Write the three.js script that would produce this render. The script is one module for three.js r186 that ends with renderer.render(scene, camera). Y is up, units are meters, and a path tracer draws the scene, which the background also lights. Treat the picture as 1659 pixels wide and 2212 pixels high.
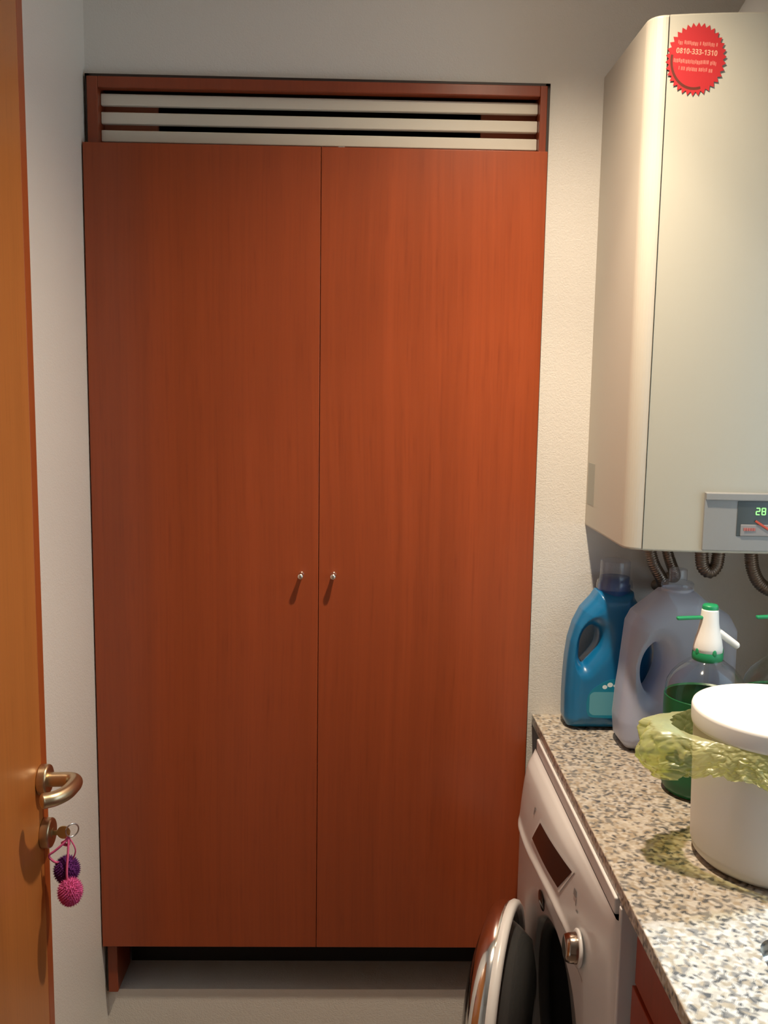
import * as THREE from 'three';
import { RoundedBoxGeometry } from 'three/addons/geometries/RoundedBoxGeometry.js';
import { mergeGeometries, mergeVertices } from 'three/addons/utils/BufferGeometryUtils.js';
import { MarchingCubes } from 'three/addons/objects/MarchingCubes.js';
import { ImprovedNoise } from 'three/addons/math/ImprovedNoise.js';
import { RectAreaLightUniformsLib } from 'three/addons/lights/RectAreaLightUniformsLib.js';
RectAreaLightUniformsLib.init();

// ------------------------------------------------------------------ camera, sky, sun, lamp, exposure
const scene = new THREE.Scene();
const renderer = new THREE.WebGLRenderer({ antialias: true });
renderer.toneMapping = THREE.LinearToneMapping;
renderer.toneMappingExposure = 1.06;
renderer.shadowMap.enabled = true;

const camera = new THREE.PerspectiveCamera(57.6767, 1659 / 2212, 0.05, 60);
camera.position.set(0.6071, 1.6509, 2.1116);
camera.rotation.order = 'YXZ';
camera.rotation.set(THREE.MathUtils.degToRad(-7.3997), THREE.MathUtils.degToRad(-1.2131), THREE.MathUtils.degToRad(0.8932));

scene.background = new THREE.Color().setRGB(1.7, 2.15, 2.5);      // pale overcast sky outside the window

const sun = new THREE.DirectionalLight(new THREE.Color().setRGB(0.72, 1.0, 1.24), 5.4);   // hazy daylight that enters by the window
sun.position.set(1.27 + 3, 1.1 + 2.7, 0.68 - 0.66);
sun.target.position.set(1.27, 1.1, 0.68);
sun.shadow.radius = 12;
sun.castShadow = true;
sun.shadow.camera.left = sun.shadow.camera.bottom = -2.5;
sun.shadow.camera.right = sun.shadow.camera.top = 2.5;
sun.shadow.mapSize.set(2048, 2048);
scene.add(sun, sun.target);

const LAMP = new THREE.Vector3(0.91, 2.585, 0.60);                // recessed ceiling spot
const LAMP_COLOR = new THREE.Color().setRGB(1.0, 0.82, 0.61);
const LAMP_SPILL = 5.9, LAMP_BEAM = 5.2;                          // wide spill and narrower beam of the same halogen spot

// ------------------------------------------------------------------ helpers
const used = new Map();
function numbered(name) {
  const n = used.get(name) ?? 0; used.set(name, n + 1);
  return n ? `${name}_${String(n).padStart(3, '0')}` : name;
}
let seed = 7;
function rnd() { seed = (seed * 1664525 + 1013904223) >>> 0; return seed / 4294967296; }
const noise = new ImprovedNoise();
const lerp = (a, b, t) => a + (b - a) * t;
const smooth = (a, b, x) => { const t = Math.min(1, Math.max(0, (x - a) / (b - a))); return t * t * (3 - 2 * t); };
function curve1(pts, x) {                                          // smooth interpolation through [x, y] points
  if (x <= pts[0][0]) return pts[0][1];
  for (let i = 1; i < pts.length; i++) if (x <= pts[i][0]) {
    const [x0, y0] = pts[i - 1], [x1, y1] = pts[i];
    const m0 = i > 1 ? (y1 - pts[i - 2][1]) / (x1 - pts[i - 2][0]) : (y1 - y0) / (x1 - x0);
    const m1 = i < pts.length - 1 ? (pts[i + 1][1] - y0) / (pts[i + 1][0] - x0) : (y1 - y0) / (x1 - x0);
    const h = x1 - x0, t = (x - x0) / h, t2 = t * t, t3 = t2 * t;
    return (2 * t3 - 3 * t2 + 1) * y0 + (t3 - 2 * t2 + t) * h * m0 + (-2 * t3 + 3 * t2) * y1 + (t3 - t2) * h * m1;
  }
  return pts[pts.length - 1][1];
}
function plain(g) {                                                // every geometry in one form so that they merge
  const r = g.index ? g.toNonIndexed() : g;
  for (const k of Object.keys(r.attributes)) if (!['position', 'normal', 'uv'].includes(k)) r.deleteAttribute(k);
  return r;
}
function uvBox(g, s = 1) {                                         // uv in metres, chosen by the face's direction
  const r = plain(g), p = r.attributes.position, n = r.attributes.normal, uv = new Float32Array(p.count * 2);
  for (let i = 0; i < p.count; i += 3) {
    let ax = 0, ay = 0, az = 0;
    for (let k = i; k < i + 3; k++) { ax += Math.abs(n.getX(k)); ay += Math.abs(n.getY(k)); az += Math.abs(n.getZ(k)); }
    for (let k = i; k < i + 3; k++) {
      const [u, v] = az >= ax && az >= ay ? [p.getX(k), p.getY(k)] : ax >= ay ? [p.getZ(k), p.getY(k)] : [p.getX(k), p.getZ(k)];
      uv[2 * k] = u * s; uv[2 * k + 1] = v * s;
    }
  }
  r.setAttribute('uv', new THREE.BufferAttribute(uv, 2));
  return r;
}
const join = (list) => list.length === 1 ? list[0] : mergeGeometries(list.map(plain));
function obj(name, geos, material, parent = scene) {
  const list = Array.isArray(geos) ? geos : [geos];
  const m = new THREE.Mesh(join(list), material);
  m.name = numbered(name); m.castShadow = m.receiveShadow = true;
  parent.add(m); return m;
}
function struct(name, geos, material, parent = scene) {
  const m = obj(name, geos, material, parent);
  if (parent === scene) m.userData.kind = 'structure';
  return m;
}
function thing(name, label, category, at = [0, 0, 0], group) {
  const o = new THREE.Group(); o.name = numbered(name); o.position.set(...at); scene.add(o);
  o.userData = { label, category }; if (group) o.userData.group = group;
  return o;
}
const shift = (g, x, y, z) => g.translate(x, y, z);
// box from its lower to its upper corner, edges rounded by r
function box(x0, y0, z0, x1, y1, z1, r = 0.0015, seg = 2) {
  const w = x1 - x0, h = y1 - y0, d = z1 - z0;
  r = Math.min(r, w / 2.01, h / 2.01, d / 2.01);
  const g = r > 0 ? new RoundedBoxGeometry(w, h, d, seg, r) : new THREE.BoxGeometry(w, h, d);
  return uvBox(g.translate((x0 + x1) / 2, (y0 + y1) / 2, (z0 + z1) / 2));
}
function lathe(pts, seg = 48) { return plain(new THREE.LatheGeometry(pts.map(([r, y]) => new THREE.Vector2(r, y)), seg)); }
function tube(pts, r, seg = 40, rad = 10) {
  return plain(new THREE.TubeGeometry(new THREE.CatmullRomCurve3(pts.map((p) => new THREE.Vector3(...p))), seg, r, rad, false));
}
function poly(pts, holes = []) {
  const s = new THREE.Shape(pts.map(([x, y]) => new THREE.Vector2(x, y)));
  for (const h of holes) s.holes.push(new THREE.Path(h.map(([x, y]) => new THREE.Vector2(x, y))));
  return s;
}
function splinePoly(pts, n) { return new THREE.CatmullRomCurve3(pts.map(([x, y]) => new THREE.Vector3(x, y, 0)), true, 'centripetal').getPoints(n).slice(0, -1).map((p) => [p.x, p.y]); }
function slab(shape, depth, bevel = 0, seg = 5, steps = 1) {        // extruded along z, centred on z = 0, outline kept
  const g = new THREE.ExtrudeGeometry(shape, { depth: depth - 2 * bevel, bevelEnabled: bevel > 0, bevelSize: bevel, bevelThickness: bevel, bevelOffset: -bevel, bevelSegments: seg, curveSegments: 24, steps });
  return g.translate(0, 0, -(depth - 2 * bevel) / 2);
}
function plan(pts, y0, y1, bevel = 0) {                             // outline [x, z] drawn from above, raised from y0 to y1
  const g = new THREE.ExtrudeGeometry(poly(pts.map(([x, z]) => [x, -z])), { depth: y1 - y0 - 2 * bevel, bevelEnabled: bevel > 0, bevelSize: bevel, bevelThickness: bevel, bevelOffset: -bevel, bevelSegments: 4 });
  return g.rotateX(-Math.PI / 2).translate(0, y0 + bevel, 0);
}
function grid(nu, nv, f) {                                          // surface from f(u, v) -> [x, y, z]
  const p = [], uv = [], ix = [];
  for (let j = 0; j <= nv; j++) for (let i = 0; i <= nu; i++) { const q = f(i / nu, j / nv); p.push(...q); uv.push(i / nu, j / nv); }
  for (let j = 0; j < nv; j++) for (let i = 0; i < nu; i++) { const a = j * (nu + 1) + i, b = a + 1, c = a + nu + 1, d = c + 1; ix.push(a, b, d, a, d, c); }
  const g = new THREE.BufferGeometry();
  g.setAttribute('position', new THREE.Float32BufferAttribute(p, 3)); g.setAttribute('uv', new THREE.Float32BufferAttribute(uv, 2));
  g.setIndex(ix); g.computeVertexNormals();
  return plain(g);
}

// ------------------------------------------------------------------ textures
const hash = (x, y, k = 0) => { let h = (x * 374761393 + y * 668265263 + k * 2147483647) | 0; h = Math.imul(h ^ (h >>> 13), 1274126177); h ^= h >>> 16; return (h >>> 0) / 4294967296; };
function vnoise(x, y, px, py, k) {                                  // value noise that repeats after px, py cells
  const x0 = Math.floor(x), y0 = Math.floor(y), fx = x - x0, fy = y - y0, sx = fx * fx * (3 - 2 * fx), sy = fy * fy * (3 - 2 * fy);
  const w = (a, p) => ((a % p) + p) % p;
  const a = hash(w(x0, px), w(y0, py), k), b = hash(w(x0 + 1, px), w(y0, py), k), c = hash(w(x0, px), w(y0 + 1, py), k), d = hash(w(x0 + 1, px), w(y0 + 1, py), k);
  return lerp(lerp(a, b, sx), lerp(c, d, sx), sy);
}
const enc = (l) => Math.round(255 * (l <= 0.0031308 ? 12.92 * l : 1.055 * Math.pow(l, 1 / 2.4) - 0.055));
function dataTexture(n, m, f, wu, wv, srgb = true) {                // f(i, j) -> linear rgb; covers wu by wv metres
  const d = new Uint8Array(n * m * 4);
  for (let j = 0; j < m; j++) for (let i = 0; i < n; i++) {
    const c = f(i, j), k = 4 * (j * n + i);
    for (let q = 0; q < 3; q++) { const v = Math.min(1, Math.max(0, c[q])); d[k + q] = srgb ? enc(v) : Math.round(255 * v); }
    d[k + 3] = 255;
  }
  const t = new THREE.DataTexture(d, n, m);
  t.wrapS = t.wrapT = THREE.RepeatWrapping; t.magFilter = THREE.LinearFilter; t.minFilter = THREE.LinearMipmapLinearFilter; t.generateMipmaps = true;
  t.repeat.set(1 / wu, 1 / wv); if (srgb) t.colorSpace = THREE.SRGBColorSpace; t.needsUpdate = true;
  return t;
}
function veneer(base, dark, amount, k, pores = 0.3) {                            // upright veneer grain, 1.2 x 2.4 m
  return dataTexture(1024, 1024, (i, j) => {
    const x = i / 1024, y = j / 1024;
    const wob = 0.012 * (vnoise(x * 6, y * 4, 6, 4, k + 9) - 0.5);
    const u = ((x + wob) % 1 + 1) % 1;
    let s = 0.45 * vnoise(u * 14, y * 1, 14, 1, k) + 0.32 * vnoise(u * 60, y * 2, 60, 2, k + 1) + 0.23 * vnoise(u * 240, y * 5, 240, 5, k + 2);
    const pore = Math.pow(vnoise(u * 420, y * 36, 420, 36, k + 3), 5) + 0.6 * Math.pow(vnoise(u * 250, y * 18, 250, 18, k + 5), 6);
    s = 1 + amount * (s - 0.5) * 2;
    const t = Math.min(1, pore * 0.8) * pores;
    return [0, 1, 2].map((q) => lerp(base[q] * s, dark[q], t));
  }, 1.2, 2.4);
}
const graniteN = 1024, graniteM = 0.56, cells = 100;
function speck(i, j) {
  const wx = (vnoise(i / 12, j / 12, graniteN / 16, graniteN / 16, 31) - 0.5) * 1.3, wy = (vnoise(i / 12, j / 12, graniteN / 16, graniteN / 16, 37) - 0.5) * 1.3;
  const x = i / graniteN * cells + wx, y = j / graniteN * cells + wy, cx = Math.floor(x), cy = Math.floor(y);
  let best = 9, bx = 0, by = 0;
  for (let a = -1; a <= 1; a++) for (let b = -1; b <= 1; b++) {
    const gx = ((cx + a) % cells + cells) % cells, gy = ((cy + b) % cells + cells) % cells;
    const d = (cx + a + hash(gx, gy, 3) - x) ** 2 + (cy + b + hash(gx, gy, 4) - y) ** 2;
    if (d < best) { best = d; bx = gx; by = gy; }
  }
  const r = hash(bx, by, 5), v = 0.88 + 0.24 * hash(bx, by, 6), f = 0.92 + 0.16 * vnoise(i / 3, j / 3, 400, 400, 8);
  const c = r < 0.10 ? [0.09, 0.088, 0.088] : r < 0.27 ? [0.21, 0.19, 0.17] : r < 0.46 ? [0.36, 0.29, 0.21] : r < 0.74 ? [0.46, 0.40, 0.325] : [0.53, 0.48, 0.42];
  return c.map((q) => q * v * f);
}
const granite = dataTexture(graniteN, graniteN, (i, j) => {
  const a = speck(i - 2.4, j - 1.2), b = speck(i + 2.4, j - 1.2), c = speck(i, j + 2.6);
  return [0, 1, 2].map((q) => (a[q] + b[q] + c[q]) / 3);
}, graniteM, graniteM);
const roller = dataTexture(512, 512, (i, j) => { const v = 0.5 * vnoise(i / 5, j / 5, 102, 102, 51) + 0.3 * vnoise(i / 2.2, j / 2.2, 232, 232, 52) + 0.2 * vnoise(i / 20, j / 20, 25, 25, 53); return [v, v, v]; }, 0.25, 0.25, false);

// ------------------------------------------------------------------ materials
const rgb = (r, g, b) => new THREE.Color().setRGB(r, g, b);
const std = (c, roughness = 0.5, extra = {}) => new THREE.MeshPhysicalMaterial({ color: rgb(...c), roughness, side: THREE.DoubleSide, ...extra });
const M = {
  wall: std([0.76, 0.735, 0.69], 0.48, { bumpMap: roller, bumpScale: 0.0006 }),
  ceiling: std([0.78, 0.76, 0.72], 0.8),
  floor: std([0.2, 0.17, 0.145], 0.35),
  cherry: std([1, 1, 1], 0.30, { map: veneer([0.312, 0.062, 0.0185], [0.13, 0.022, 0.008], 0.21, 100) }),
  cherryFrame: std([1, 1, 1], 0.30, { map: veneer([0.27, 0.055, 0.02], [0.13, 0.022, 0.009], 0.12, 200) }),
  darkEdge: std([0.03, 0.018, 0.014], 0.5),
  backBoard: std([0.46, 0.14, 0.07], 0.6),
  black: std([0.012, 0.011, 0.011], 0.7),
  slat: std([0.72, 0.68, 0.58], 0.45),
  doorWood: std([1, 1, 1], 0.32, { map: veneer([0.42, 0.15, 0.037], [0.24, 0.07, 0.015], 0.13, 300) }),
  doorLip: std([1, 1, 1], 0.34, { map: veneer([0.33, 0.075, 0.018], [0.16, 0.035, 0.01], 0.12, 400) }),
  baseWood: std([1, 1, 1], 0.36, { map: veneer([0.33, 0.05, 0.018], [0.13, 0.02, 0.008], 0.14, 500) }),
  nickel: std([0.82, 0.79, 0.72], 0.22, { metalness: 1 }),
  brass: std([0.58, 0.46, 0.30], 0.34, { metalness: 1 }),
  keyMetal: std([0.6, 0.52, 0.28], 0.35, { metalness: 1 }),
  steel: std([0.62, 0.62, 0.62], 0.28, { metalness: 1 }),
  chrome: std([0.85, 0.83, 0.8], 0.1, { metalness: 1 }),
  hose: std([0.3, 0.25, 0.21], 0.35, { metalness: 1 }),
  cream: std([0.425, 0.408, 0.342], 0.4),
  creamSide: std([0.52, 0.48, 0.41], 0.42),
  greyPanel: std([0.25, 0.25, 0.245], 0.5),
  screenDark: std([0.045, 0.055, 0.055], 0.25),
  enamel: std([0.71, 0.70, 0.70], 0.28, { clearcoat: 0.4, clearcoatRoughness: 0.15 }),
  enamelCase: std([0.74, 0.73, 0.73], 0.4),
  rubber: std([0.12, 0.12, 0.12], 0.6),
  granite: std([1, 1, 1], 0.26, { map: granite }),
  darkGlass: std([0.02, 0.015, 0.014], 0.12),
  bluePlastic: std([0.004, 0.15, 0.35], 0.34, { clearcoat: 0.3, clearcoatRoughness: 0.25 }),
  clearCap: std([0.9, 0.93, 0.98], 0.14, { transmission: 0.94, thickness: 0 }),
  jug: std([0.76, 0.80, 0.90], 0.40, { transmission: 0.55, thickness: 0 }),
  jugLiquid: std([0.32, 0.43, 0.74], 0.3),
  clear: std([0.94, 0.95, 0.94], 0.06, { transmission: 1, thickness: 0 }),
  green: std([0.003, 0.105, 0.034], 0.35),
  greenBright: std([0.01, 0.26, 0.10], 0.4),
  white: std([0.84, 0.82, 0.78], 0.4),
  bucket: std([0.70, 0.685, 0.65], 0.42),
  lid: std([0.86, 0.86, 0.85], 0.4),
  bag: std([0.84, 0.87, 0.47], 0.34, { transmission: 0.74, thickness: 0 }),
  pink: std([0.60, 0.085, 0.27], 0.95),
  purple: std([0.11, 0.012, 0.14], 0.95),
  cord: std([0.62, 0.10, 0.25], 0.9),
  glass: std([0.96, 0.98, 0.98], 0.02, { transmission: 1, thickness: 0 }),
  whiteFrame: std([0.8, 0.8, 0.79], 0.4),
};

// ------------------------------------------------------------------ the setting
const RW = 1.625, CEIL = 2.62, ZF = 3.3;
{
  const hole = [[0.008, 0.195], [0.986, 0.195], [0.986, 2.296], [0.008, 2.296]];
  const back = slab(poly([[-0.12, -0.1], [RW + 0.2, -0.1], [RW + 0.2, CEIL + 0.1], [-0.12, CEIL + 0.1]], [hole]), 0.45).translate(0, 0, -0.225);
  struct('wall_back', [uvBox(back), box(-0.12, -0.1, -0.52, RW + 0.2, CEIL + 0.1, -0.45, 0)], M.wall);
  struct('wall_left', box(-0.13, -0.1, 0, -0.005, CEIL + 0.1, ZF + 0.12, 0), M.wall);
  const wz0 = 0.47, wz1 = 1.55, wy0 = 1.12, wy1 = 2.1, T = 0.15;
  const right = slab(poly([[0, -0.1], [ZF + 0.12, -0.1], [ZF + 0.12, CEIL + 0.1], [0, CEIL + 0.1]], [[[wz0, wy0], [wz1, wy0], [wz1, wy1], [wz0, wy1]]]), T);
  right.rotateY(-Math.PI / 2).translate(RW + T / 2, 0, 0);
  struct('wall_right', uvBox(right), M.wall);
  struct('wall_front', box(-0.005, -0.1, ZF, RW, CEIL + 0.1, ZF + 0.12, 0), M.wall);
  struct('floor', box(-0.12, -0.1, -0.1, RW + 0.1, 0, ZF + 0.1, 0), M.floor);
  struct('ceiling', box(-0.12, CEIL, -0.1, RW + 0.1, CEIL + 0.1, ZF + 0.1, 0), M.ceiling);
  // window over the sink, out of frame to the right
  const w = new THREE.Group(); w.name = numbered('window_1'); w.userData.kind = 'structure'; scene.add(w);
  const x0 = RW + 0.07, x1 = RW + 0.12, f = 0.045;
  obj('window_frame', [box(x0, wy0, wz0, x1, wy0 + f, wz1), box(x0, wy1 - f, wz0, x1, wy1, wz1), box(x0, wy0, wz0, x1, wy1, wz0 + f), box(x0, wy0, wz1 - f, x1, wy1, wz1)], M.whiteFrame, w);
  obj('pane', box(x0 + 0.022, wy0 + f, wz0 + f, x0 + 0.027, wy1 - f, wz1 - f, 0), M.glass, w);
}
// open room door folded back along the left wall
{
  const d = new THREE.Group(); d.name = numbered('door_1'); scene.add(d);
  d.userData = { kind: 'structure', label: 'open orange-brown wooden room door at the left edge, with bent lever handle and key' };
  const z0 = 0.535, z1 = 1.36;
  obj('door_leaf', box(0.013, 0.012, z0 + 0.03, 0.055, 2.4, z1, 0.002), M.doorWood, d);
  obj('edge_strip', box(0.013, 0.012, z0, 0.0545, 2.4, z0 + 0.0295, 0.003), M.doorLip, d);
  const hz = 0.572, hy = 0.979, onDoor = (g, y, z) => g.rotateZ(-Math.PI / 2).translate(0.055, y, z);
  const rose = [[0.0, 0], [0.0255, 0], [0.026, 0.002], [0.026, 0.0125], [0.0247, 0.0152], [0.022, 0.0165], [0.0, 0.017]];
  const r1 = obj('handle_rose', onDoor(lathe(rose), hy, hz), M.brass, d);
  const lever = tube([[0.06, hy, hz], [0.085, hy, hz], [0.108, hy + 0.001, hz + 0.002], [0.119, hy + 0.002, hz + 0.014], [0.121, hy + 0.003, hz + 0.045], [0.1165, hy + 0.003, hz + 0.066], [0.106, hy + 0.003, hz + 0.083], [0.092, hy + 0.003, hz + 0.092]], 0.0125, 60, 20);
  const endCap = new THREE.SphereGeometry(0.0126, 20, 12).scale(0.45, 1, 1).rotateY(0.5).translate(0.0915, hy + 0.003, hz + 0.0922);
  obj('lever_handle', [lever, endCap], M.brass, r1);
  obj('lock_rose', [onDoor(lathe(rose), hy - 0.1, hz - 0.006), onDoor(new THREE.CylinderGeometry(0.009, 0.009, 0.008, 20).translate(0, 0.014, 0), hy - 0.1, hz - 0.006)], M.brass, d);
}

// ------------------------------------------------------------------ built-in cabinet with louvred top
{
  const c = thing('built_in_cabinet', 'tall reddish-brown built-in wooden cabinet with two plain doors and cream louvre slats across its top', 'cabinet', [0, 0, 0]);
  const X0 = -0.001, X1 = 0.996, Y1 = 2.313, Y0 = 0.2;
  obj('edge_bead', [box(X0, Y0, 0, X0 + 0.011, Y1, 0.016, 0.001), box(X1 - 0.011, Y0, 0, X1, Y1, 0.016, 0.001), box(X0, Y1 - 0.011, 0, X1, Y1, 0.016, 0.001)], M.darkEdge, c);
  const st = (x0, x1) => obj('side_stile', box(x0, Y0, -0.10, x1, Y1 - 0.006, 0.02, 0.002), M.cherryFrame, c);
  st(0.0035, 0.0265); st(0.974, X1 - 0.0065);
  obj('top_rail', box(0.0265, 2.284, -0.004, 0.974, Y1 - 0.006, 0.02, 0.002), M.cherryFrame, c);
  obj('louvre_backing', box(0.0265, 2.166, -0.045, 0.1425, 2.273, -0.032, 0), M.backBoard, c);
  obj('louvre_backing', box(0.8535, 2.166, -0.045, 0.974, 2.273, -0.032, 0), M.backBoard, c);
  obj('vent_liner', [box(0.02, 2.11, -0.44, 0.98, 2.295, -0.40, 0), box(0.02, 2.29, -0.40, 0.98, 2.295, -0.005, 0)], M.black, c);
  for (const yc of [2.2655, 2.2275, 2.190]) obj('louvre_slat', box(0.0268, yc - 0.0122, -0.014, 0.9735, yc + 0.0122, -0.001, 0.0025, 3), M.slat, c);
  obj('bottom_rail', box(0.0265, 2.150, -0.09, 0.974, 2.164, 0.018, 0.001), M.cherryFrame, c);
  const knobShape = [[0.0, 0.027], [0.003, 0.0268], [0.006, 0.025], [0.0068, 0.022], [0.0058, 0.017], [0.0046, 0.012], [0.0046, 0.004], [0.007, 0.0008], [0.0072, 0]].reverse();
  for (const [x0, x1, kx] of [[-0.002, 0.5042, 0.4655], [0.5054, 0.9905, 0.5385]]) {
    const d = obj('cabinet_door', box(x0, 0.331, 0.0215, x1, 2.1665, 0.04, 0.0012), M.cherry, c);
    obj('knob', lathe(knobShape, 28).rotateX(Math.PI / 2).translate(kx, 1.2365, 0.04), M.nickel, d);
  }
  obj('door_catch', box(0.541, 2.167, 0.016, 0.555, 2.1705, 0.032, 0.001), M.nickel, c);
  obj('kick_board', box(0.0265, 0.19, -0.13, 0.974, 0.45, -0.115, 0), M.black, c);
  obj('cabinet_floor', box(0.0265, 0.345, -0.44, 0.974, 0.36, 0.018, 0.001), M.darkEdge, c);
}

// ------------------------------------------------------------------ granite worktop, sink, base cabinet
{
  const sink = splinePoly([[1.225, 0.9], [1.35, 0.9], [1.475, 0.9], [1.54, 0.925], [1.55, 0.99], [1.55, 1.15], [1.55, 1.33], [1.54, 1.385], [1.48, 1.4], [1.35, 1.4], [1.22, 1.4], [1.16, 1.385], [1.148, 1.33], [1.148, 1.15], [1.148, 0.985], [1.165, 0.918]], 96);
  const g = new THREE.ExtrudeGeometry(poly([[1.0093, 0], [RW, 0], [RW, -1.9], [1.0093, -1.9]], [sink.map(([x, z]) => [x, -z])]), { depth: 0.021, bevelEnabled: true, bevelSize: 0.002, bevelThickness: 0.002, bevelOffset: -0.002, bevelSegments: 2 }).rotateX(-Math.PI / 2).translate(0, 0.877, 0);
  const t = obj('worktop', uvBox(g), M.granite);
  t.userData = { label: 'speckled beige granite worktop running along the right wall over the washing machine', category: 'worktop' };
  const s = thing('sink', 'dark steel sink bowl let into the granite, at the bottom right edge', 'sink', [1.349, 0.875, 1.15]);
  const ring = sink.map(([x, z]) => [x - 1.349, z - 1.15]), n = ring.length;
  const prof = [[1.03, 0], [0.985, 0], [0.975, -0.01], [0.94, -0.14], [0.9, -0.165], [0.5, -0.172], [0.1, -0.175]];
  obj('bowl', grid(n, prof.length - 1, (u, v) => { const q = ring[Math.round(u * n) % n], [k, y] = prof[Math.round(v * (prof.length - 1))]; return [q[0] * k, y, q[1] * k]; }), M.steel, s);
  obj('drain', lathe([[0, -0.172], [0.03, -0.172], [0.042, -0.17], [0.044, -0.173]], 32), M.chrome, s);
}
{
  const b = thing('base_cabinet', 'dark red wooden base cabinet under the worktop, nearest on the right', 'cabinet', [0, 0, 0]);
  obj('carcass', [box(1.05, 0.1, 0.80, 1.60, 0.86, 0.818), box(1.05, 0.1, 1.85, 1.60, 0.86, 1.868), box(1.05, 0.1, 0.818, 1.60, 0.118, 1.85), box(1.58, 0.118, 0.818, 1.60, 0.86, 1.85)], M.baseWood, b);
  obj('plinth', box(1.09, 0, 0.81, 1.11, 0.1, 1.86), M.darkEdge, b);
  for (const [z0, z1] of [[0.80, 1.333], [1.337, 1.868]]) {
    obj('drawer', box(1.03, 0.7585, z0, 1.0495, 0.868, z1, 0.0015), M.baseWood, b);
    const dd = obj('cupboard_door', box(1.026, 0.11, z0, 1.0495, 0.755, z1, 0.0015), M.baseWood, b);
  }
}

// ------------------------------------------------------------------ washing machine
{
  const w = thing('washing_machine', 'white front-loading washing machine under the worktop with its round door ajar', 'washing machine', [0, 0, 0]);
  const Z0 = 0.085, Z1 = 0.785, H = 0.868;
  const bow = [[0.085, 0.99], [0.098, 0.973], [0.13, 0.9645], [0.25, 0.963], [0.4, 0.9645], [0.5, 0.972], [0.58, 0.982], [0.66, 0.989], [0.74, 0.998], [0.772, 1.004], [0.785, 1.012]];
  const lean = [[0.66, 0], [0.70, 0.03], [0.767, 0.18], [0.82, 0.42], [0.84, 0.76], [0.848, 1], [0.868, 1]];
  const ridge = [[0.085, 0.69], [0.14, 0.684], [0.25, 0.682], [0.36, 0.695], [0.46, 0.70], [0.55, 0.69], [0.61, 0.66], [0.66, 0.60], [0.70, 0.50], [0.72, 0.40], [0.785, 0.40]];
  const face = (z, y) => { const b = curve1(bow, z); return lerp(b, Math.max(1.0035, b - 0.004), Math.max(0, curve1(lean, y))); };
  const ridgeY = (z) => curve1([[0.085, 0.69], [0.14, 0.684], [0.25, 0.682], [0.36, 0.695], [0.46, 0.70], [0.55, 0.69], [0.61, 0.665], [0.66, 0.655], [0.785, 0.65]], z);
  const fascia = grid(90, 60, (u, v) => {
    const z = lerp(Z0, Z1, u), yb = ridgeY(z), y = lerp(yb, 0.8485, v);
    const up = y - yb, roll = 0.0055 * Math.exp(-(((up - 0.009) / 0.009) ** 2)) * smooth(0.63, 0.5, z) * smooth(0.09, 0.16, z);
    return [face(z, y) - roll + (v === 0 && z < 0.64 ? 0.008 : 0), y, z];
  });
  obj('control_fascia', fascia, M.enamel, w);
  const oc = [0.43, 0.44], oR = 0.172;                              // loading hole: z, y, radius
  const front = grid(160, 26, (u, v) => {
    const a = u * Math.PI * 2, dz = Math.cos(a), dy = Math.sin(a);
    let r = 1;
    if (dz > 0) r = Math.min(r, (Z1 - oc[0]) / dz); if (dz < 0) r = Math.min(r, (Z0 - oc[0]) / dz);
    if (dy < 0) r = Math.min(r, (0.02 - oc[1]) / dy);
    if (dy > 0) { const rz = r; r = Math.min(rz, 0.26 / dy); for (let k = 0; k < 30; k++) r = lerp(r, Math.min(rz, (ridgeY(oc[0] + dz * r) + 0.003 - oc[1]) / dy), 0.6); }
    const s = lerp(oR, r, v), z = oc[0] + dz * s, y = oc[1] + dy * s;
    const dish = 0.022 * smooth(0.235, 0.178, s);
    return [face(z, y) + 0.0025 * smooth(0.66, 0.58, z) + dish + (v === 0 ? 0.02 : 0), y, z];
  });
  obj('front_panel', front, M.enamel, w);
  obj('top_trim', box(1.0045, 0.846, Z0 + 0.008, 1.03, 0.8748, Z1 - 0.024, 0.003), M.enamelCase, w);
  obj('casing', [box(1.013, H - 0.02, Z0 + 0.01, 1.58, H, Z1 - 0.008, 0.004), box(1.006, 0.02, Z0, 1.58, H - 0.01, Z0 + 0.012, 0.004), box(1.008, 0.02, Z1 - 0.012, 1.58, 0.87, Z1, 0.003), box(1.568, 0.02, Z0, 1.58, H - 0.01, Z1), box(1.02, 0.02, Z0, 1.58, 0.04, Z1)], M.enamelCase, w);
  for (const [x, z] of [[1.05, 0.13], [1.05, 0.74], [1.53, 0.13], [1.53, 0.74]]) obj('foot', lathe([[0, 0], [0.02, 0], [0.018, 0.012], [0.01, 0.016], [0.01, 0.03]], 20).translate(x, 0, z), M.rubber, w);
  obj('door_seal', new THREE.TorusGeometry(oR - 0.004, 0.012, 14, 72).rotateY(Math.PI / 2).translate(1.006, oc[1], oc[0]), M.rubber, w);
  obj('drum', lathe([[oR - 0.002, 0], [oR + 0.05, 0.03], [oR + 0.055, 0.3], [0, 0.31]], 64).rotateZ(-Math.PI / 2).translate(1.01, oc[1], oc[0]), M.rubber, w);
  // programme display: a shallow recess with a dark window
  const D = [[0.330, 0.7885], [0.285, 0.7325], [0.500, 0.744], [0.557, 0.806]];      // z, y: upper far, lower far, lower near, upper near
  const patch = (q, out, nu = 14, nv = 8) => grid(nu, nv, (u, v) => {
    const z = lerp(lerp(q[1][0], q[2][0], u), lerp(q[0][0], q[3][0], u), v), y = lerp(lerp(q[1][1], q[2][1], u), lerp(q[0][1], q[3][1], u), v);
    return [face(z, y) - out, y, z];
  });
  const grow = (q, k) => { const m = [0, 1].map((i) => q.reduce((s, p) => s + p[i], 0) / 4); return q.map((p) => [m[0] + (p[0] - m[0]) * k, m[1] + (p[1] - m[1]) * (k + (k - 1) * 1.6)]); };
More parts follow.
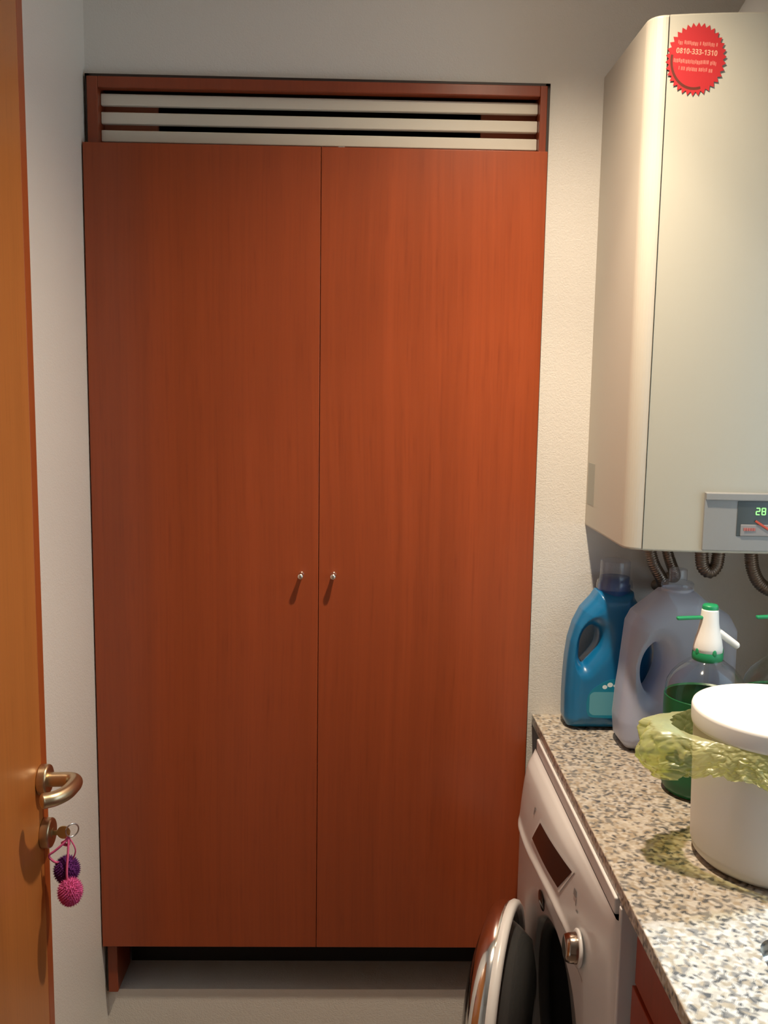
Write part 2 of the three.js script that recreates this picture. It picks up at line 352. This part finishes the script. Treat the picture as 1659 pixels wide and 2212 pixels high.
  const ds = obj('display_surround', patch(grow(D, 1.09), 0.0012), M.enamelCase, w);
  obj('display', patch(D, 0.002), M.darkGlass, ds);
  // selector knob
  const kn = [0.985, 0.708, 0.632];
  const knob = obj('selector_knob', lathe([[0, 0.026], [0.016, 0.0262], [0.0215, 0.0245], [0.0245, 0.019], [0.0255, 0.010], [0.0258, 0.003], [0.0258, 0]].reverse(), 48).rotateZ(Math.PI / 2 - 0.05).translate(...kn), std([0.42, 0.33, 0.27], 0.16, { metalness: 1 }), w);
  obj('knob_ring', lathe([[0.026, 0], [0.0315, 0.0008], [0.032, 0.004], [0.0295, 0.0062], [0.026, 0.0064]], 48).rotateZ(Math.PI / 2 - 0.05).translate(...kn), M.enamel, knob);
  obj('start_button', new THREE.SphereGeometry(1, 24, 14).scale(0.0045, 0.0125, 0.026).rotateX(0.25).translate(face(0.405, 0.668) - 0.0005, 0.664, 0.405), M.darkGlass, w);
  // printed marks beside the display
  const mark = std([0.28, 0.27, 0.27], 0.5);
  const dash = (z, y, a, b) => patch([[z, y + b], [z, y], [z + a, y], [z + a, y + b]], 0.0011, 2, 2);
  obj('printed_mark', [dash(0.262, 0.775, 0.006, 0.016), dash(0.268, 0.79, 0.01, 0.003)], mark, w);
  obj('printed_mark', [dash(0.575, 0.775, 0.016, 0.012), dash(0.59, 0.762, 0.003, 0.012), dash(0.596, 0.755, 0.01, 0.004)], mark, w);
  // door: hinged on the far side, standing ajar
  const door = new THREE.Group(); door.name = numbered('loading_door'); w.add(door);
  const th = THREE.MathUtils.degToRad(18), R = 0.207;
  // build in door coordinates (disc in the xy plane, inside towards +z), then turn it into place
  const put = (g) => g.translate(R, 0, 0).rotateY(-Math.PI / 2 + 0).applyMatrix4(new THREE.Matrix4().makeRotationY(-th)).translate(0.958, 0.44, 0.222);
  const spin = (pts) => lathe(pts, 96).rotateX(-Math.PI / 2);
  obj('inner_rim', put(spin([[R - 0.022, 0.004], [R - 0.018, 0.012], [R - 0.008, 0.014], [R - 0.001, 0.009], [R, 0.0], [R - 0.004, -0.006]])), M.enamel, door);
  obj('outer_ring', put(spin([[R - 0.004, -0.004], [R - 0.002, -0.012], [R - 0.004, -0.026], [R - 0.014, -0.038], [R - 0.03, -0.044], [R - 0.05, -0.043]])), M.chrome, door);
  obj('window_bowl', put(spin([[R - 0.022, 0.004], [R - 0.04, 0.002], [R - 0.052, 0.02], [R - 0.07, 0.042], [R - 0.12, 0.054], [0, 0.058]])), std([0.16, 0.16, 0.16], 0.06, { transmission: 0.7, thickness: 0 }), door);
  obj('outer_glass', put(spin([[R - 0.045, -0.042], [R - 0.06, -0.052], [R - 0.1, -0.062], [0, -0.068]])), M.darkGlass, door);
  obj('door_catch', put(box(R - 0.018, -0.012, -0.026, R - 0.002, 0.012, -0.012, 0.003)), M.rubber, door);
}

// ------------------------------------------------------------------ wall-hung boiler
{
  const b = thing('boiler', 'cream wall-hung boiler with grey control panel and red round sticker', 'boiler', [0, 0, 0]);
  const Y0 = 1.3515, Y1 = 2.336, XL = 1.1152, XR = 1.604, seam = 1.148;
  const bowZ = (x) => 0.333 + 0.024 * (1 - ((x - 1.376) / 0.232) ** 2);
  const corner = []; for (let i = 0; i <= 10; i++) { const a = Math.PI - i / 10 * Math.PI / 2; corner.push([XL + 0.032 + 0.032 * Math.cos(a), 0.302 + 0.034 * Math.sin(a)]); }
  obj('casing', plan([[XL, 0], ...corner, [seam - 0.0008, 0.337], [seam - 0.0008, 0.305], [XR, 0.305], [XR, 0]], Y0, Y1, 0.005), M.creamSide, b);
  const fr = []; for (let i = 0; i <= 30; i++) { const x = lerp(seam + 0.0012, XR, i / 30); fr.push([x, bowZ(x)]); }
  obj('front_cover', plan([[seam + 0.0012, 0.308], ...fr, [XR, 0.308]], Y0 - 0.001, Y1 + 0.001, 0.004), M.cream, b);
  const strip = (x0, x1, y0, y1, out, m, name, parent, inn = 0.004) => { const p = []; for (let i = 0; i <= 14; i++) { const x = lerp(x0, x1, i / 14); p.push([x, bowZ(x) + out]); } const q = p.map(([x, z]) => [x, z - out - inn]).reverse(); return obj(name, plan([...p, ...q], y0, y1, 0.0015), m, parent); };
  const cp = strip(1.2585, XR - 0.004, 1.3565, 1.469, 0.006, M.greyPanel, 'control_panel', b);
  strip(1.2595, XR - 0.005, 1.4545, 1.468, 0.010, M.greyPanel, 'panel_hood', cp);
  strip(1.320, 1.43, 1.3855, 1.4535, 0.0068, M.screenDark, 'display', cp);
  strip(1.3275, 1.43, 1.386, 1.4085, 0.0078, std([0.25, 0.235, 0.23], 0.5), 'display_strip', cp);
  const glow = new THREE.MeshStandardMaterial({ color: 0x112211, emissive: rgb(0.36, 1.0, 0.30), emissiveIntensity: 1.25 });
  const seg = { 2: 'abged', 8: 'abcdefg' };
  const digit = (ch, x, y) => [...seg[ch]].map((s) => { const w = 0.0066, h = 0.0062, t = 0.0021; const z = bowZ(x) + 0.0078, at = { a: [0, h, 1], g: [0, 0, 1], d: [0, -h, 1], f: [-w / 2, h / 2, 0], b: [w / 2, h / 2, 0], e: [-w / 2, -h / 2, 0], c: [w / 2, -h / 2, 0] }[s]; return at[2] ? box(x + at[0] - w / 2, y + at[1] - t / 2, z, x + at[0] + w / 2, y + at[1] + t / 2, z + 0.001, 0.0003) : box(x + at[0] - t / 2, y + at[1] - h / 2, z, x + at[0] + t / 2, y + at[1] + h / 2, z + 0.001, 0.0003); });
  obj('display_digit', digit(2, 1.3583, 1.4343), glow, cp); obj('display_digit', digit(8, 1.3693, 1.4343), glow, cp);
  const redPrint = std([0.42, 0.12, 0.10], 0.5);
  const zP = bowZ(1.345) + 0.0085;
  obj('red_print', [0, 1, 2, 3, 4].map((i) => box(1.3335 + i * 0.0046, 1.3965, zP - 0.001, 1.337 + i * 0.0046, 1.402, zP + 0.0004, 0)), redPrint, cp);
  obj('red_pointer', box(-0.016, -0.0022, 0, 0.016, 0.0022, 0.0015, 0.0008).rotateZ(-0.55).translate(1.368, 1.4075, bowZ(1.368) + 0.0082), std([0.5, 0.06, 0.02], 0.4), cp);
  // red toothed service sticker
  const cv = document.createElement('canvas'); cv.width = cv.height = 512; const c = cv.getContext('2d');
  c.fillStyle = '#cc2a30'; c.fillRect(0, 0, 512, 512);
  c.strokeStyle = '#6d2c1c'; c.lineWidth = 20; c.beginPath(); c.arc(256, 256, 204, Math.PI * 0.42, Math.PI * 1.06); c.stroke();
  c.save(); c.translate(256, 256); c.rotate(0.09); c.fillStyle = 'rgba(240,190,160,0.95)'; c.textAlign = 'center';
  c.font = 'bold 52px sans-serif'; c.fillText('0810-333-1310', 0, -34);
  c.fillStyle = 'rgba(232,160,140,0.75)';
  const run = (y, x0, x1, h) => { for (let x = x0; x < x1;) { const wd = 5 + 9 * rnd(); c.fillRect(x, y - h * (0.75 + 0.25 * rnd()), wd, h * 0.75); x += wd + 4 + (rnd() < 0.15 ? 10 : 0); } };
  run(-92, -165, 165, 34); run(36, -185, 185, 36); run(86, -135, 150, 34); c.restore();
  const stTex = new THREE.CanvasTexture(cv); stTex.colorSpace = THREE.SRGBColorSpace;
  const star = []; const N = 34; for (let i = 0; i < 2 * N; i++) { const a = i / (2 * N) * Math.PI * 2 + 0.05, r = i % 2 ? 0.0560 : 0.0635; star.push([0.845 * r * Math.cos(a), r * Math.sin(a)]); }
  const sg = plain(slab(poly(star), 0.0006)); const sp = sg.attributes.position, su = new Float32Array(sp.count * 2);
  for (let i = 0; i < sp.count; i++) { su[2 * i] = 0.5 + sp.getX(i) / (0.845 * 0.127); su[2 * i + 1] = 0.5 + sp.getY(i) / 0.127; }
  sg.setAttribute('uv', new THREE.BufferAttribute(su, 2));
  const sx = 1.1975; sg.rotateY(-Math.atan(-2 * 0.024 * (sx - 1.376) / 0.232 ** 2)).translate(sx, 2.2565, bowZ(sx) + 0.0012);
  const sticker = obj('sticker', sg, std([0.66, 0.66, 0.66], 0.45, { map: stTex }), b); sticker.userData.label = 'round red sticker with toothed edge and phone number';
  const lab = obj('rating_label', box(XL - 0.0006, 1.405, 0.012, XL + 0.001, 1.498, 0.072, 0), std([0.36, 0.355, 0.31], 0.5), b); lab.userData.label = 'greyish rating label on the side';
}
{
  const f = obj('flue_pipe', lathe([[0.1, 0], [0.1, 0.012], [0.094, 0.022], [0.083, 0.045], [0.062, 0.082], [0.056, 0.1], [0.056, 0.283]], 48).translate(1.4, 2.3365, 0.2), M.bucket);
  f.userData = { label: 'pale flue pipe rising from a flared collar on top of the boiler', category: 'pipe' };
}
// flexible corrugated hoses under the boiler
function hose(pts, r, label) {
  const cur = new THREE.CatmullRomCurve3(pts.map((p) => new THREE.Vector3(...p))), L = cur.getLength(), n = Math.round(L / 0.00125), fr = cur.computeFrenetFrames(n, false), rad = 18;
  const g = grid(rad, n, (u, v) => { const i = Math.round(v * n), p = cur.getPointAt(v), a = u * Math.PI * 2, rr = r * (1 + 0.09 * Math.sin(v * L / 0.005 * Math.PI * 2)); const q = p.clone().addScaledVector(fr.normals[i], rr * Math.cos(a)).addScaledVector(fr.binormals[i], rr * Math.sin(a)); return [q.x, q.y, q.z]; });
  const nut = (p) => lathe([[r * 0.9, -0.02], [r * 1.15, -0.018], [r * 1.2, 0.004], [r * 0.9, 0.008]], 6).translate(...p);
  const m = obj('flexible_hose', [g], M.hose); m.userData = { label, category: 'hose', group: 'corrugated hoses under the boiler' };
  obj('hose_nut', nut([pts[0][0], 1.345, pts[0][2]]), M.brass, m);
  return m;
}
hose([[1.238, 1.352, 0.095], [1.240, 1.312, 0.095], [1.250, 1.280, 0.095], [1.272, 1.245, 0.085], [1.284, 1.225, 0.055], [1.287, 1.215, 0.006]], 0.0125, 'leftmost slanting corrugated hose between the boiler and the blue bottle');
hose([[1.274, 1.352, 0.095], [1.277, 1.315, 0.095], [1.288, 1.285, 0.09], [1.306, 1.255, 0.07], [1.315, 1.24, 0.04], [1.316, 1.235, 0.006]], 0.0115, 'thin corrugated hose second from the left, running down behind the pale jug');
hose([[1.334, 1.352, 0.15], [1.335, 1.31, 0.15], [1.340, 1.285, 0.15], [1.3535, 1.2745, 0.15], [1.366, 1.285, 0.15], [1.371, 1.31, 0.15], [1.372, 1.352, 0.15]], 0.0135, 'short hose bent into a tight U right under the boiler');
hose([[1.440, 1.352, 0.15], [1.4425, 1.31, 0.15], [1.449, 1.279, 0.15], [1.466, 1.250, 0.15], [1.50, 1.232, 0.15], [1.55, 1.235, 0.13], [1.58, 1.25, 0.005]], 0.0135, 'rightmost hose that sags from the boiler towards the right');

// ------------------------------------------------------------------ bottles on the worktop
// blow-moulded body: an outline (with a handle hole) swelled to half thickness h, its edges rounded by r
function moulded(out, holes, h, r, n = 104) {
  const xs = out.map((p) => p[0]), ys = out.map((p) => p[1]), pad = 0.008;
  const lo = [Math.min(...xs) - pad, Math.min(...ys) - pad, -h - pad], hi = [Math.max(...xs) + pad, Math.max(...ys) + pad, h + pad];
  const rings = [out, ...holes];
  const dist = (x, y) => {
    let d = 1e9, inside = false;
    for (const q of rings) for (let i = 0, j = q.length - 1; i < q.length; j = i++) {
      const [ax, ay] = q[j], [bx, by] = q[i], ex = bx - ax, ey = by - ay, t = Math.min(1, Math.max(0, ((x - ax) * ex + (y - ay) * ey) / (ex * ex + ey * ey + 1e-12)));
      d = Math.min(d, Math.hypot(x - ax - t * ex, y - ay - t * ey));
      if ((ay > y) !== (by > y) && x < (bx - ax) * (y - ay) / (by - ay) + ax) inside = !inside;
    }
    return inside ? -d : d;
  };
  const mc = new MarchingCubes(n, M.white, false, false, 400000); mc.isolation = 0;
  const at = (k, a) => lerp(lo[a], hi[a], k / (n - 1));
  for (let j = 0; j < n; j++) for (let i = 0; i < n; i++) {
    const d = dist(at(i, 0), at(j, 1));
    for (let k = 0; k < n; k++) {
      const a = d + r, b = Math.abs(at(k, 2)) - h + r;
      mc.field[i + j * n + k * n * n] = -(Math.hypot(Math.max(a, 0), Math.max(b, 0)) + Math.min(Math.max(a, b), 0) - r);
    }
  }
  mc.update();
  const g = new THREE.BufferGeometry(), c = mc.count, p = new Float32Array(c * 3);
  for (let i = 0; i < c; i++) for (let a = 0; a < 3; a++) {
    const k = (mc.positionArray[3 * i + a] + 1) * n / 2;             // back to cell numbers
    p[3 * i + a] = lo[a] + (hi[a] - lo[a]) * k / (n - 1);
  }
  g.setAttribute('position', new THREE.BufferAttribute(p, 3));
  const w = mergeVertices(g, 1e-5); w.computeVertexNormals();
  const f = w.toNonIndexed(); f.setAttribute('uv', new THREE.BufferAttribute(new Float32Array(f.attributes.position.count * 2), 2));
  return f;
}
const TOP = 0.9003;
{
  const t = thing('fabric_softener_bottle', 'blue plastic bottle with a moulded handle and clear measuring cap, against the wall', 'bottle', [1.16, TOP, 0.064]);
  const out = [[-0.028, 0.315], [-0.038, 0.299], [-0.061, 0.273], [-0.077, 0.239], [-0.087, 0.201], [-0.092, 0.158], [-0.094, 0.12], [-0.095, 0.08], [-0.094, 0.022], [-0.087, 0.004], [-0.07, 0], [0.07, 0], [0.092, 0.006], [0.1, 0.03], [0.102, 0.1], [0.1, 0.18], [0.09, 0.24], [0.072, 0.275], [0.055, 0.3], [0.052, 0.315]];
  const hole = splinePoly([[-0.041, 0.238], [-0.03, 0.232], [-0.024, 0.217], [-0.026, 0.195], [-0.036, 0.177], [-0.049, 0.160], [-0.058, 0.150], [-0.065, 0.16], [-0.066, 0.179], [-0.064, 0.206], [-0.055, 0.228]], 60).reverse();
  obj('body', moulded(out, [hole], 0.049, 0.036), M.bluePlastic, t);
  obj('neck', lathe([[0.036, 0.305], [0.036, 0.327], [0.033, 0.33], [0.033, 0.345], [0, 0.345]], 40).translate(0.012, 0, 0), std([0.008, 0.07, 0.25], 0.4), t);
  obj('cap', [lathe([[0.0395, 0.318], [0.0405, 0.322], [0.039, 0.336], [0.0345, 0.34], [0.0335, 0.352], [0.0335, 0.38], [0.031, 0.383], [0, 0.383]], 40).translate(0.013, 0, 0)], M.clearCap, t);
  // printed label with white bubbles
  const cv = document.createElement('canvas'); cv.width = 256; cv.height = 256; const c = cv.getContext('2d');
  c.fillStyle = '#0f7d9d'; c.fillRect(0, 0, 256, 256); c.fillStyle = '#5aa0b4'; c.beginPath(); c.roundRect ? c.roundRect(18, 84, 222, 150, 30) : c.rect(18, 84, 222, 150); c.fill();
  c.fillStyle = '#d8e8ec'; for (const [x, y, r] of [[96, 52, 13], [124, 38, 15], [150, 44, 9], [168, 30, 7]]) { c.beginPath(); c.arc(x, y, r, 0, 7); c.fill(); }
  c.fillStyle = '#0d5a80'; c.fillRect(176, 176, 52, 44); c.fillStyle = '#cfe2e8'; c.font = 'bold 40px sans-serif'; c.fillText('U', 188, 212);
  const tx = new THREE.CanvasTexture(cv); tx.colorSpace = THREE.SRGBColorSpace;
  const lp = []; for (const [x, y] of splinePoly([[-0.045, 0.036], [-0.02, 0.032], [0.02, 0.032], [0.052, 0.036], [0.056, 0.06], [0.05, 0.1], [0.03, 0.118], [0.005, 0.121], [-0.025, 0.108], [-0.046, 0.088], [-0.051, 0.06]], 60)) lp.push([x, y]);
  const lg = plain(slab(poly(lp), 0.0008)), p = lg.attributes.position, uv = new Float32Array(p.count * 2);
  for (let i = 0; i < p.count; i++) { uv[2 * i] = (p.getX(i) + 0.052) / 0.108; uv[2 * i + 1] = (p.getY(i) - 0.03) / 0.092; }
  lg.setAttribute('uv', new THREE.BufferAttribute(uv, 2));
  obj('label', lg.translate(0, 0, 0.0492), std([1, 1, 1], 0.4, { map: tx }), t);
}
{
  const t = thing('water_jug', 'large milky translucent plastic jug with a moulded handle, beside the blue bottle', 'jug', [1.27, TOP, 0.186]);
  const out = [[-0.027, 0.342], [-0.058, 0.317], [-0.086, 0.294], [-0.098, 0.27], [-0.102, 0.226], [-0.107, 0.167], [-0.112, 0.122], [-0.116, 0.063], [-0.112, 0.02], [-0.098, 0.003], [-0.08, 0], [0.09, 0], [0.112, 0.006], [0.122, 0.03], [0.126, 0.1], [0.127, 0.18], [0.126, 0.264], [0.107, 0.296], [0.068, 0.317], [0.036, 0.342]];
  const hole = splinePoly([[-0.046, 0.236], [-0.033, 0.215], [-0.031, 0.185], [-0.041, 0.149], [-0.057, 0.123], [-0.071, 0.144], [-0.076, 0.171], [-0.073, 0.2], [-0.062, 0.223]], 50).reverse();
  obj('body', moulded(out, [hole], 0.066, 0.045), M.jug, t);
  obj('liquid', moulded([[-0.100, 0.008], [0.112, 0.008], [0.12, 0.03], [0.121, 0.183], [-0.02, 0.183], [-0.028, 0.16], [-0.045, 0.115], [-0.062, 0.108], [-0.09, 0.13], [-0.1, 0.155], [-0.103, 0.15], [-0.109, 0.06], [-0.106, 0.02]], [], 0.060, 0.035, 64), M.jugLiquid, t);
  obj('neck', lathe([[0.032, 0.335], [0.033, 0.345], [0.031, 0.347]], 40).translate(0.004, 0, 0), M.jug, t);
  obj('cap', lathe([[0.033, 0.346], [0.0335, 0.357], [0.031, 0.36], [0.019, 0.3615], [0.0185, 0.386], [0.016, 0.388], [0, 0.388]], 40).translate(0.004, 0, 0), M.clearCap, t);
}
function siphon(name, label, at) {
  const t = thing(name, label, 'siphon', at, 'soda siphons on the worktop');
  obj('bottle', lathe([[0.0735, 0.186], [0.0738, 0.198], [0.0705, 0.216], [0.062, 0.231], [0.05, 0.244], [0.036, 0.255], [0.026, 0.262], [0.0235, 0.272]], 64), M.clear, t);
  obj('base_cup', lathe([[0, 0], [0.056, 0], [0.066, 0.004], [0.0725, 0.016], [0.0745, 0.035], [0.075, 0.188], [0.0735, 0.19], [0.0728, 0.186]], 64), M.green, t);
  obj('dip_tube', new THREE.CylinderGeometry(0.004, 0.004, 0.27, 12).translate(0, 0.14, 0), M.clear, t);
  const h = obj('head', lathe([[0.0, 0.268], [0.0265, 0.27], [0.0268, 0.283], [0.0245, 0.296], [0.0205, 0.312], [0.0172, 0.33], [0.0155, 0.353], [0.0145, 0.3555], [0, 0.356]], 48), M.white, t);
  const teeth = []; for (let i = 0; i < 5; i++) teeth.push(new THREE.SphereGeometry(0.0042, 12, 8).scale(1, 1.7, 0.45).translate(0, 0.276, 0.0268).rotateY(i / 5 * Math.PI * 2 + 0.12));
  obj('green_collar', [lathe([[0.0235, 0.257], [0.0275, 0.259], [0.0285, 0.266], [0.0278, 0.273], [0.0262, 0.276]], 48), ...teeth], M.greenBright, t);
  obj('top_cap', lathe([[0.0145, 0.354], [0.0145, 0.361], [0.0125, 0.3645], [0, 0.365]], 32), M.greenBright, t);
  obj('lever', box(-0.063, -0.0032, -0.005, -0.010, 0.0032, 0.005, 0.0026, 3).rotateZ(0.045).translate(0, 0.3405, 0.002), M.greenBright, t);
  obj('spout', [new THREE.CapsuleGeometry(0.0068, 0.043, 6, 16).rotateZ(0.94).translate(0.0345, 0.3, 0.003)], M.white, t);
  return t;
}
const siphon0 = siphon('soda_siphon', 'clear and green soda siphon standing directly behind the lidded bucket', [1.257, TOP, 0.42]);
{
  const s2 = siphon0.clone(); s2.name = numbered('soda_siphon'); scene.add(s2); s2.position.set(1.4135, TOP - 0.006 + 0.006, 0.405);
  s2.userData = { label: 'second soda siphon, cut off by the right edge, only its green lever tip showing', category: 'siphon', group: 'soda siphons on the worktop' };
}

// ------------------------------------------------------------------ lidded bucket with a bag
const BX = 1.283, BZ = 0.68, BT = 1.152;
{
  const t = thing('bucket', 'white plastic bucket with a bright white lid on the worktop', 'bucket', [BX, TOP, BZ]);
  obj('body', lathe([[0, 0], [0.104, 0], [0.116, 0.003], [0.125, 0.012], [0.1285, 0.026], [0.1335, 0.215], [0.1305, 0.222], [0.1305, 0.232]], 96), M.bucket, t);
  obj('lid', lathe([[0.1335, 0.222], [0.1365, 0.2215], [0.1375, 0.226], [0.138, 0.247], [0.1365, 0.2515], [0.133, 0.2525], [0.1295, 0.2515], [0.1275, 0.246], [0.122, 0.2445], [0, 0.2445]], 96), M.lid, t);
  const em = []; const mk = std([0.5, 0.5, 0.5], 0.5);
  for (const [x, z, a, l] of [[-0.02, -0.02, 0.2, 0.03], [0.01, -0.005, 0.2, 0.045], [-0.015, 0.03, -0.5, 0.02], [-0.055, -0.02, 0.3, 0.012]]) em.push(box(-l / 2, 0, -0.0015, l / 2, 0.0008, 0.0015, 0.0004).rotateY(a).translate(x, 0.2444, z));
  obj('embossed_mark', em, mk, t);
}
{
  const bag = grid(360, 72, (u, v) => {
    const a = lerp(-0.35, 4.6, u);                                 // 0 = +x, pi/2 = towards the camera, pi = -x
    const lump = Math.exp(-(((a - 3.25) / 0.46) ** 2));
    const w1 = noise.noise(a * 5.2, v * 2.0, 3.1), w2 = noise.noise(a * 11, v * 3.2, 7.7), w3 = noise.noise(a * 26, v * 9, 1.3);
    const fold = Math.abs(noise.noise(a * 8, v * 1.4 + a * 1.5, 5.2));
    const crink = Math.pow(1 - Math.abs(noise.noise(a * 7 + v * 2, v * 5 - a, 2.2)), 6) + 0.5 * Math.pow(1 - Math.abs(noise.noise(a * 16 - v * 3, v * 8, 6.1)), 6);
    const swell = Math.pow(Math.sin(Math.PI * Math.min(1, 0.1 + v * 0.80)), 0.7);
    let r = 0.1355 + 0.004 * v + lump * 0.084 * swell * (1 + 0.12 * w2 + 0.12 * (fold - 0.2)) - 0.007 * v * (1 + lump) * crink + v * (0.010 * w1 + 0.014 * fold + 0.010) + 0.0018 * w3;
    r = Math.max(r, 0.1352);
    const drop = 0.050 + 0.034 * lump + 0.014 * noise.noise(a * 3.1, 0.2, 9.4) + 0.012 * Math.abs(noise.noise(a * 9, 0.6, 4.4)) + 0.03 * smooth(3.6, 3.9, a);
    const y = 0.2215 + lump * 0.022 * Math.sin(Math.PI * Math.min(1, v * 1.6)) - v * drop + 0.004 * w2 * v;
    return [r * Math.cos(a), y, r * Math.sin(a)];
  });
  const g = obj('plastic_bag', bag, M.bag); g.position.set(BX, TOP, BZ);
  g.userData = { label: 'crumpled yellow-green plastic bag trapped under the bucket lid and bulging to its left', category: 'plastic bag' };
}

// ------------------------------------------------------------------ key with two pompoms in the room door
{
  const k = thing('key_fob', 'key in the room door lock with purple and pink pompoms on a pink cord', 'key', [0.055, 0.879, 0.566]);
  const o = k.position, at = (x, y, z) => [x - o.x, y - o.y, z - o.z];
  obj('key', [box(0.012, -0.004, -0.0012, 0.03, 0.004, 0.0012, 0.0006), new THREE.CylinderGeometry(0.0115, 0.0115, 0.0026, 28).rotateX(Math.PI / 2).translate(0.035, 0.001, 0)], M.keyMetal, k);
  obj('key_ring', new THREE.TorusGeometry(0.0115, 0.0013, 10, 40).rotateY(0.7).translate(0.0505, 0.006, 0.002), M.steel, k);
  const q = [0.044, -0.006, 0.003];
  obj('cord', [tube([q, [0.040, -0.012, 0.006], [0.034, -0.016, 0.006], [0.044, -0.02, 0.004], q], 0.0026, 30, 8), tube([q, [0.050, -0.014, 0.004], [0.056, -0.03, 0.004], [0.050, -0.05, 0.004]], 0.0013, 24, 8), tube([q, [0.046, -0.025, 0.012], [0.047, -0.06, 0.026], [0.049, -0.088, 0.028]], 0.0021, 24, 8), tube([q, [0.036, -0.016, 0.01], [0.024, -0.026, 0.014], [0.014, -0.034, 0.016], [0.022, -0.046, 0.014], [0.036, -0.052, 0.008]], 0.002, 30, 8)], M.cord, k);
  function pom(name, x, y, z, rx, ry, m) {
    const g = plain(new THREE.IcosahedronGeometry(1, 12)), p = g.attributes.position;
    for (let i = 0; i < p.count; i++) {
      const v = new THREE.Vector3().fromBufferAttribute(p, i), n = 1 + 0.13 * noise.noise(v.x * 5 + x * 90, v.y * 5, v.z * 5) + 0.12 * noise.noise(v.x * 14, v.y * 14 + y * 50, v.z * 14);
      p.setXYZ(i, v.x * rx * n, v.y * ry * n * (v.y < 0 ? 1.08 : 1), v.z * rx * n);
    }
    g.computeVertexNormals();
    const tufts = [g];
    for (let i = 0; i < 420; i++) { const y1 = 1 - 2 * (i + 0.5) / 420, r = Math.sqrt(1 - y1 * y1), a = i * 2.39996; const d = new THREE.Vector3(r * Math.cos(a), y1, r * Math.sin(a)); const c = plain(new THREE.ConeGeometry(0.0012, 0.0055 + 0.002 * rnd(), 4).translate(0, 0.002, 0)); c.applyQuaternion(new THREE.Quaternion().setFromUnitVectors(new THREE.Vector3(0, 1, 0), d)); c.translate(d.x * rx * 0.98, d.y * ry * 0.98, d.z * rx * 0.98); tufts.push(c); }
    return obj(name, join(tufts).translate(x, y, z), m, k);
  }
  pom('pompom', 0.040, -0.066, 0.004, 0.0195, 0.0225, M.purple).userData.label = 'purple pompom';
  pom('pompom', 0.052, -0.094, 0.026, 0.0185, 0.023, M.pink).userData.label = 'pink pompom';
}

// ------------------------------------------------------------------ recessed ceiling lamp
{
  const l = thing('ceiling_lamp', 'recessed round ceiling spotlight above the worktop', 'lamp', [LAMP.x, CEIL, LAMP.z]);
  obj('trim_ring', lathe([[0.04, -0.002], [0.055, -0.004], [0.058, -0.002], [0.058, 0]], 48), M.whiteFrame, l);
  obj('bulb', lathe([[0, -0.022], [0.012, -0.0205], [0.022, -0.015], [0.029, -0.007], [0.031, 0]], 40), new THREE.MeshStandardMaterial({ color: 0x222222, emissive: LAMP_COLOR.clone(), emissiveIntensity: 70 }), l);
  for (const [power, cone] of [[LAMP_SPILL, 69.5], [LAMP_BEAM, 41]]) {
    const s = new THREE.SpotLight(LAMP_COLOR, power, 0, THREE.MathUtils.degToRad(cone), 1, 2);
    s.position.set(0, -0.03, 0); s.target.position.set(0, -1.5, 0); s.castShadow = true; s.shadow.radius = 1.3; s.shadow.mapSize.set(2048, 2048); s.shadow.bias = -0.0005;
    l.add(s, s.target);
  }
}

renderer.render(scene, camera);
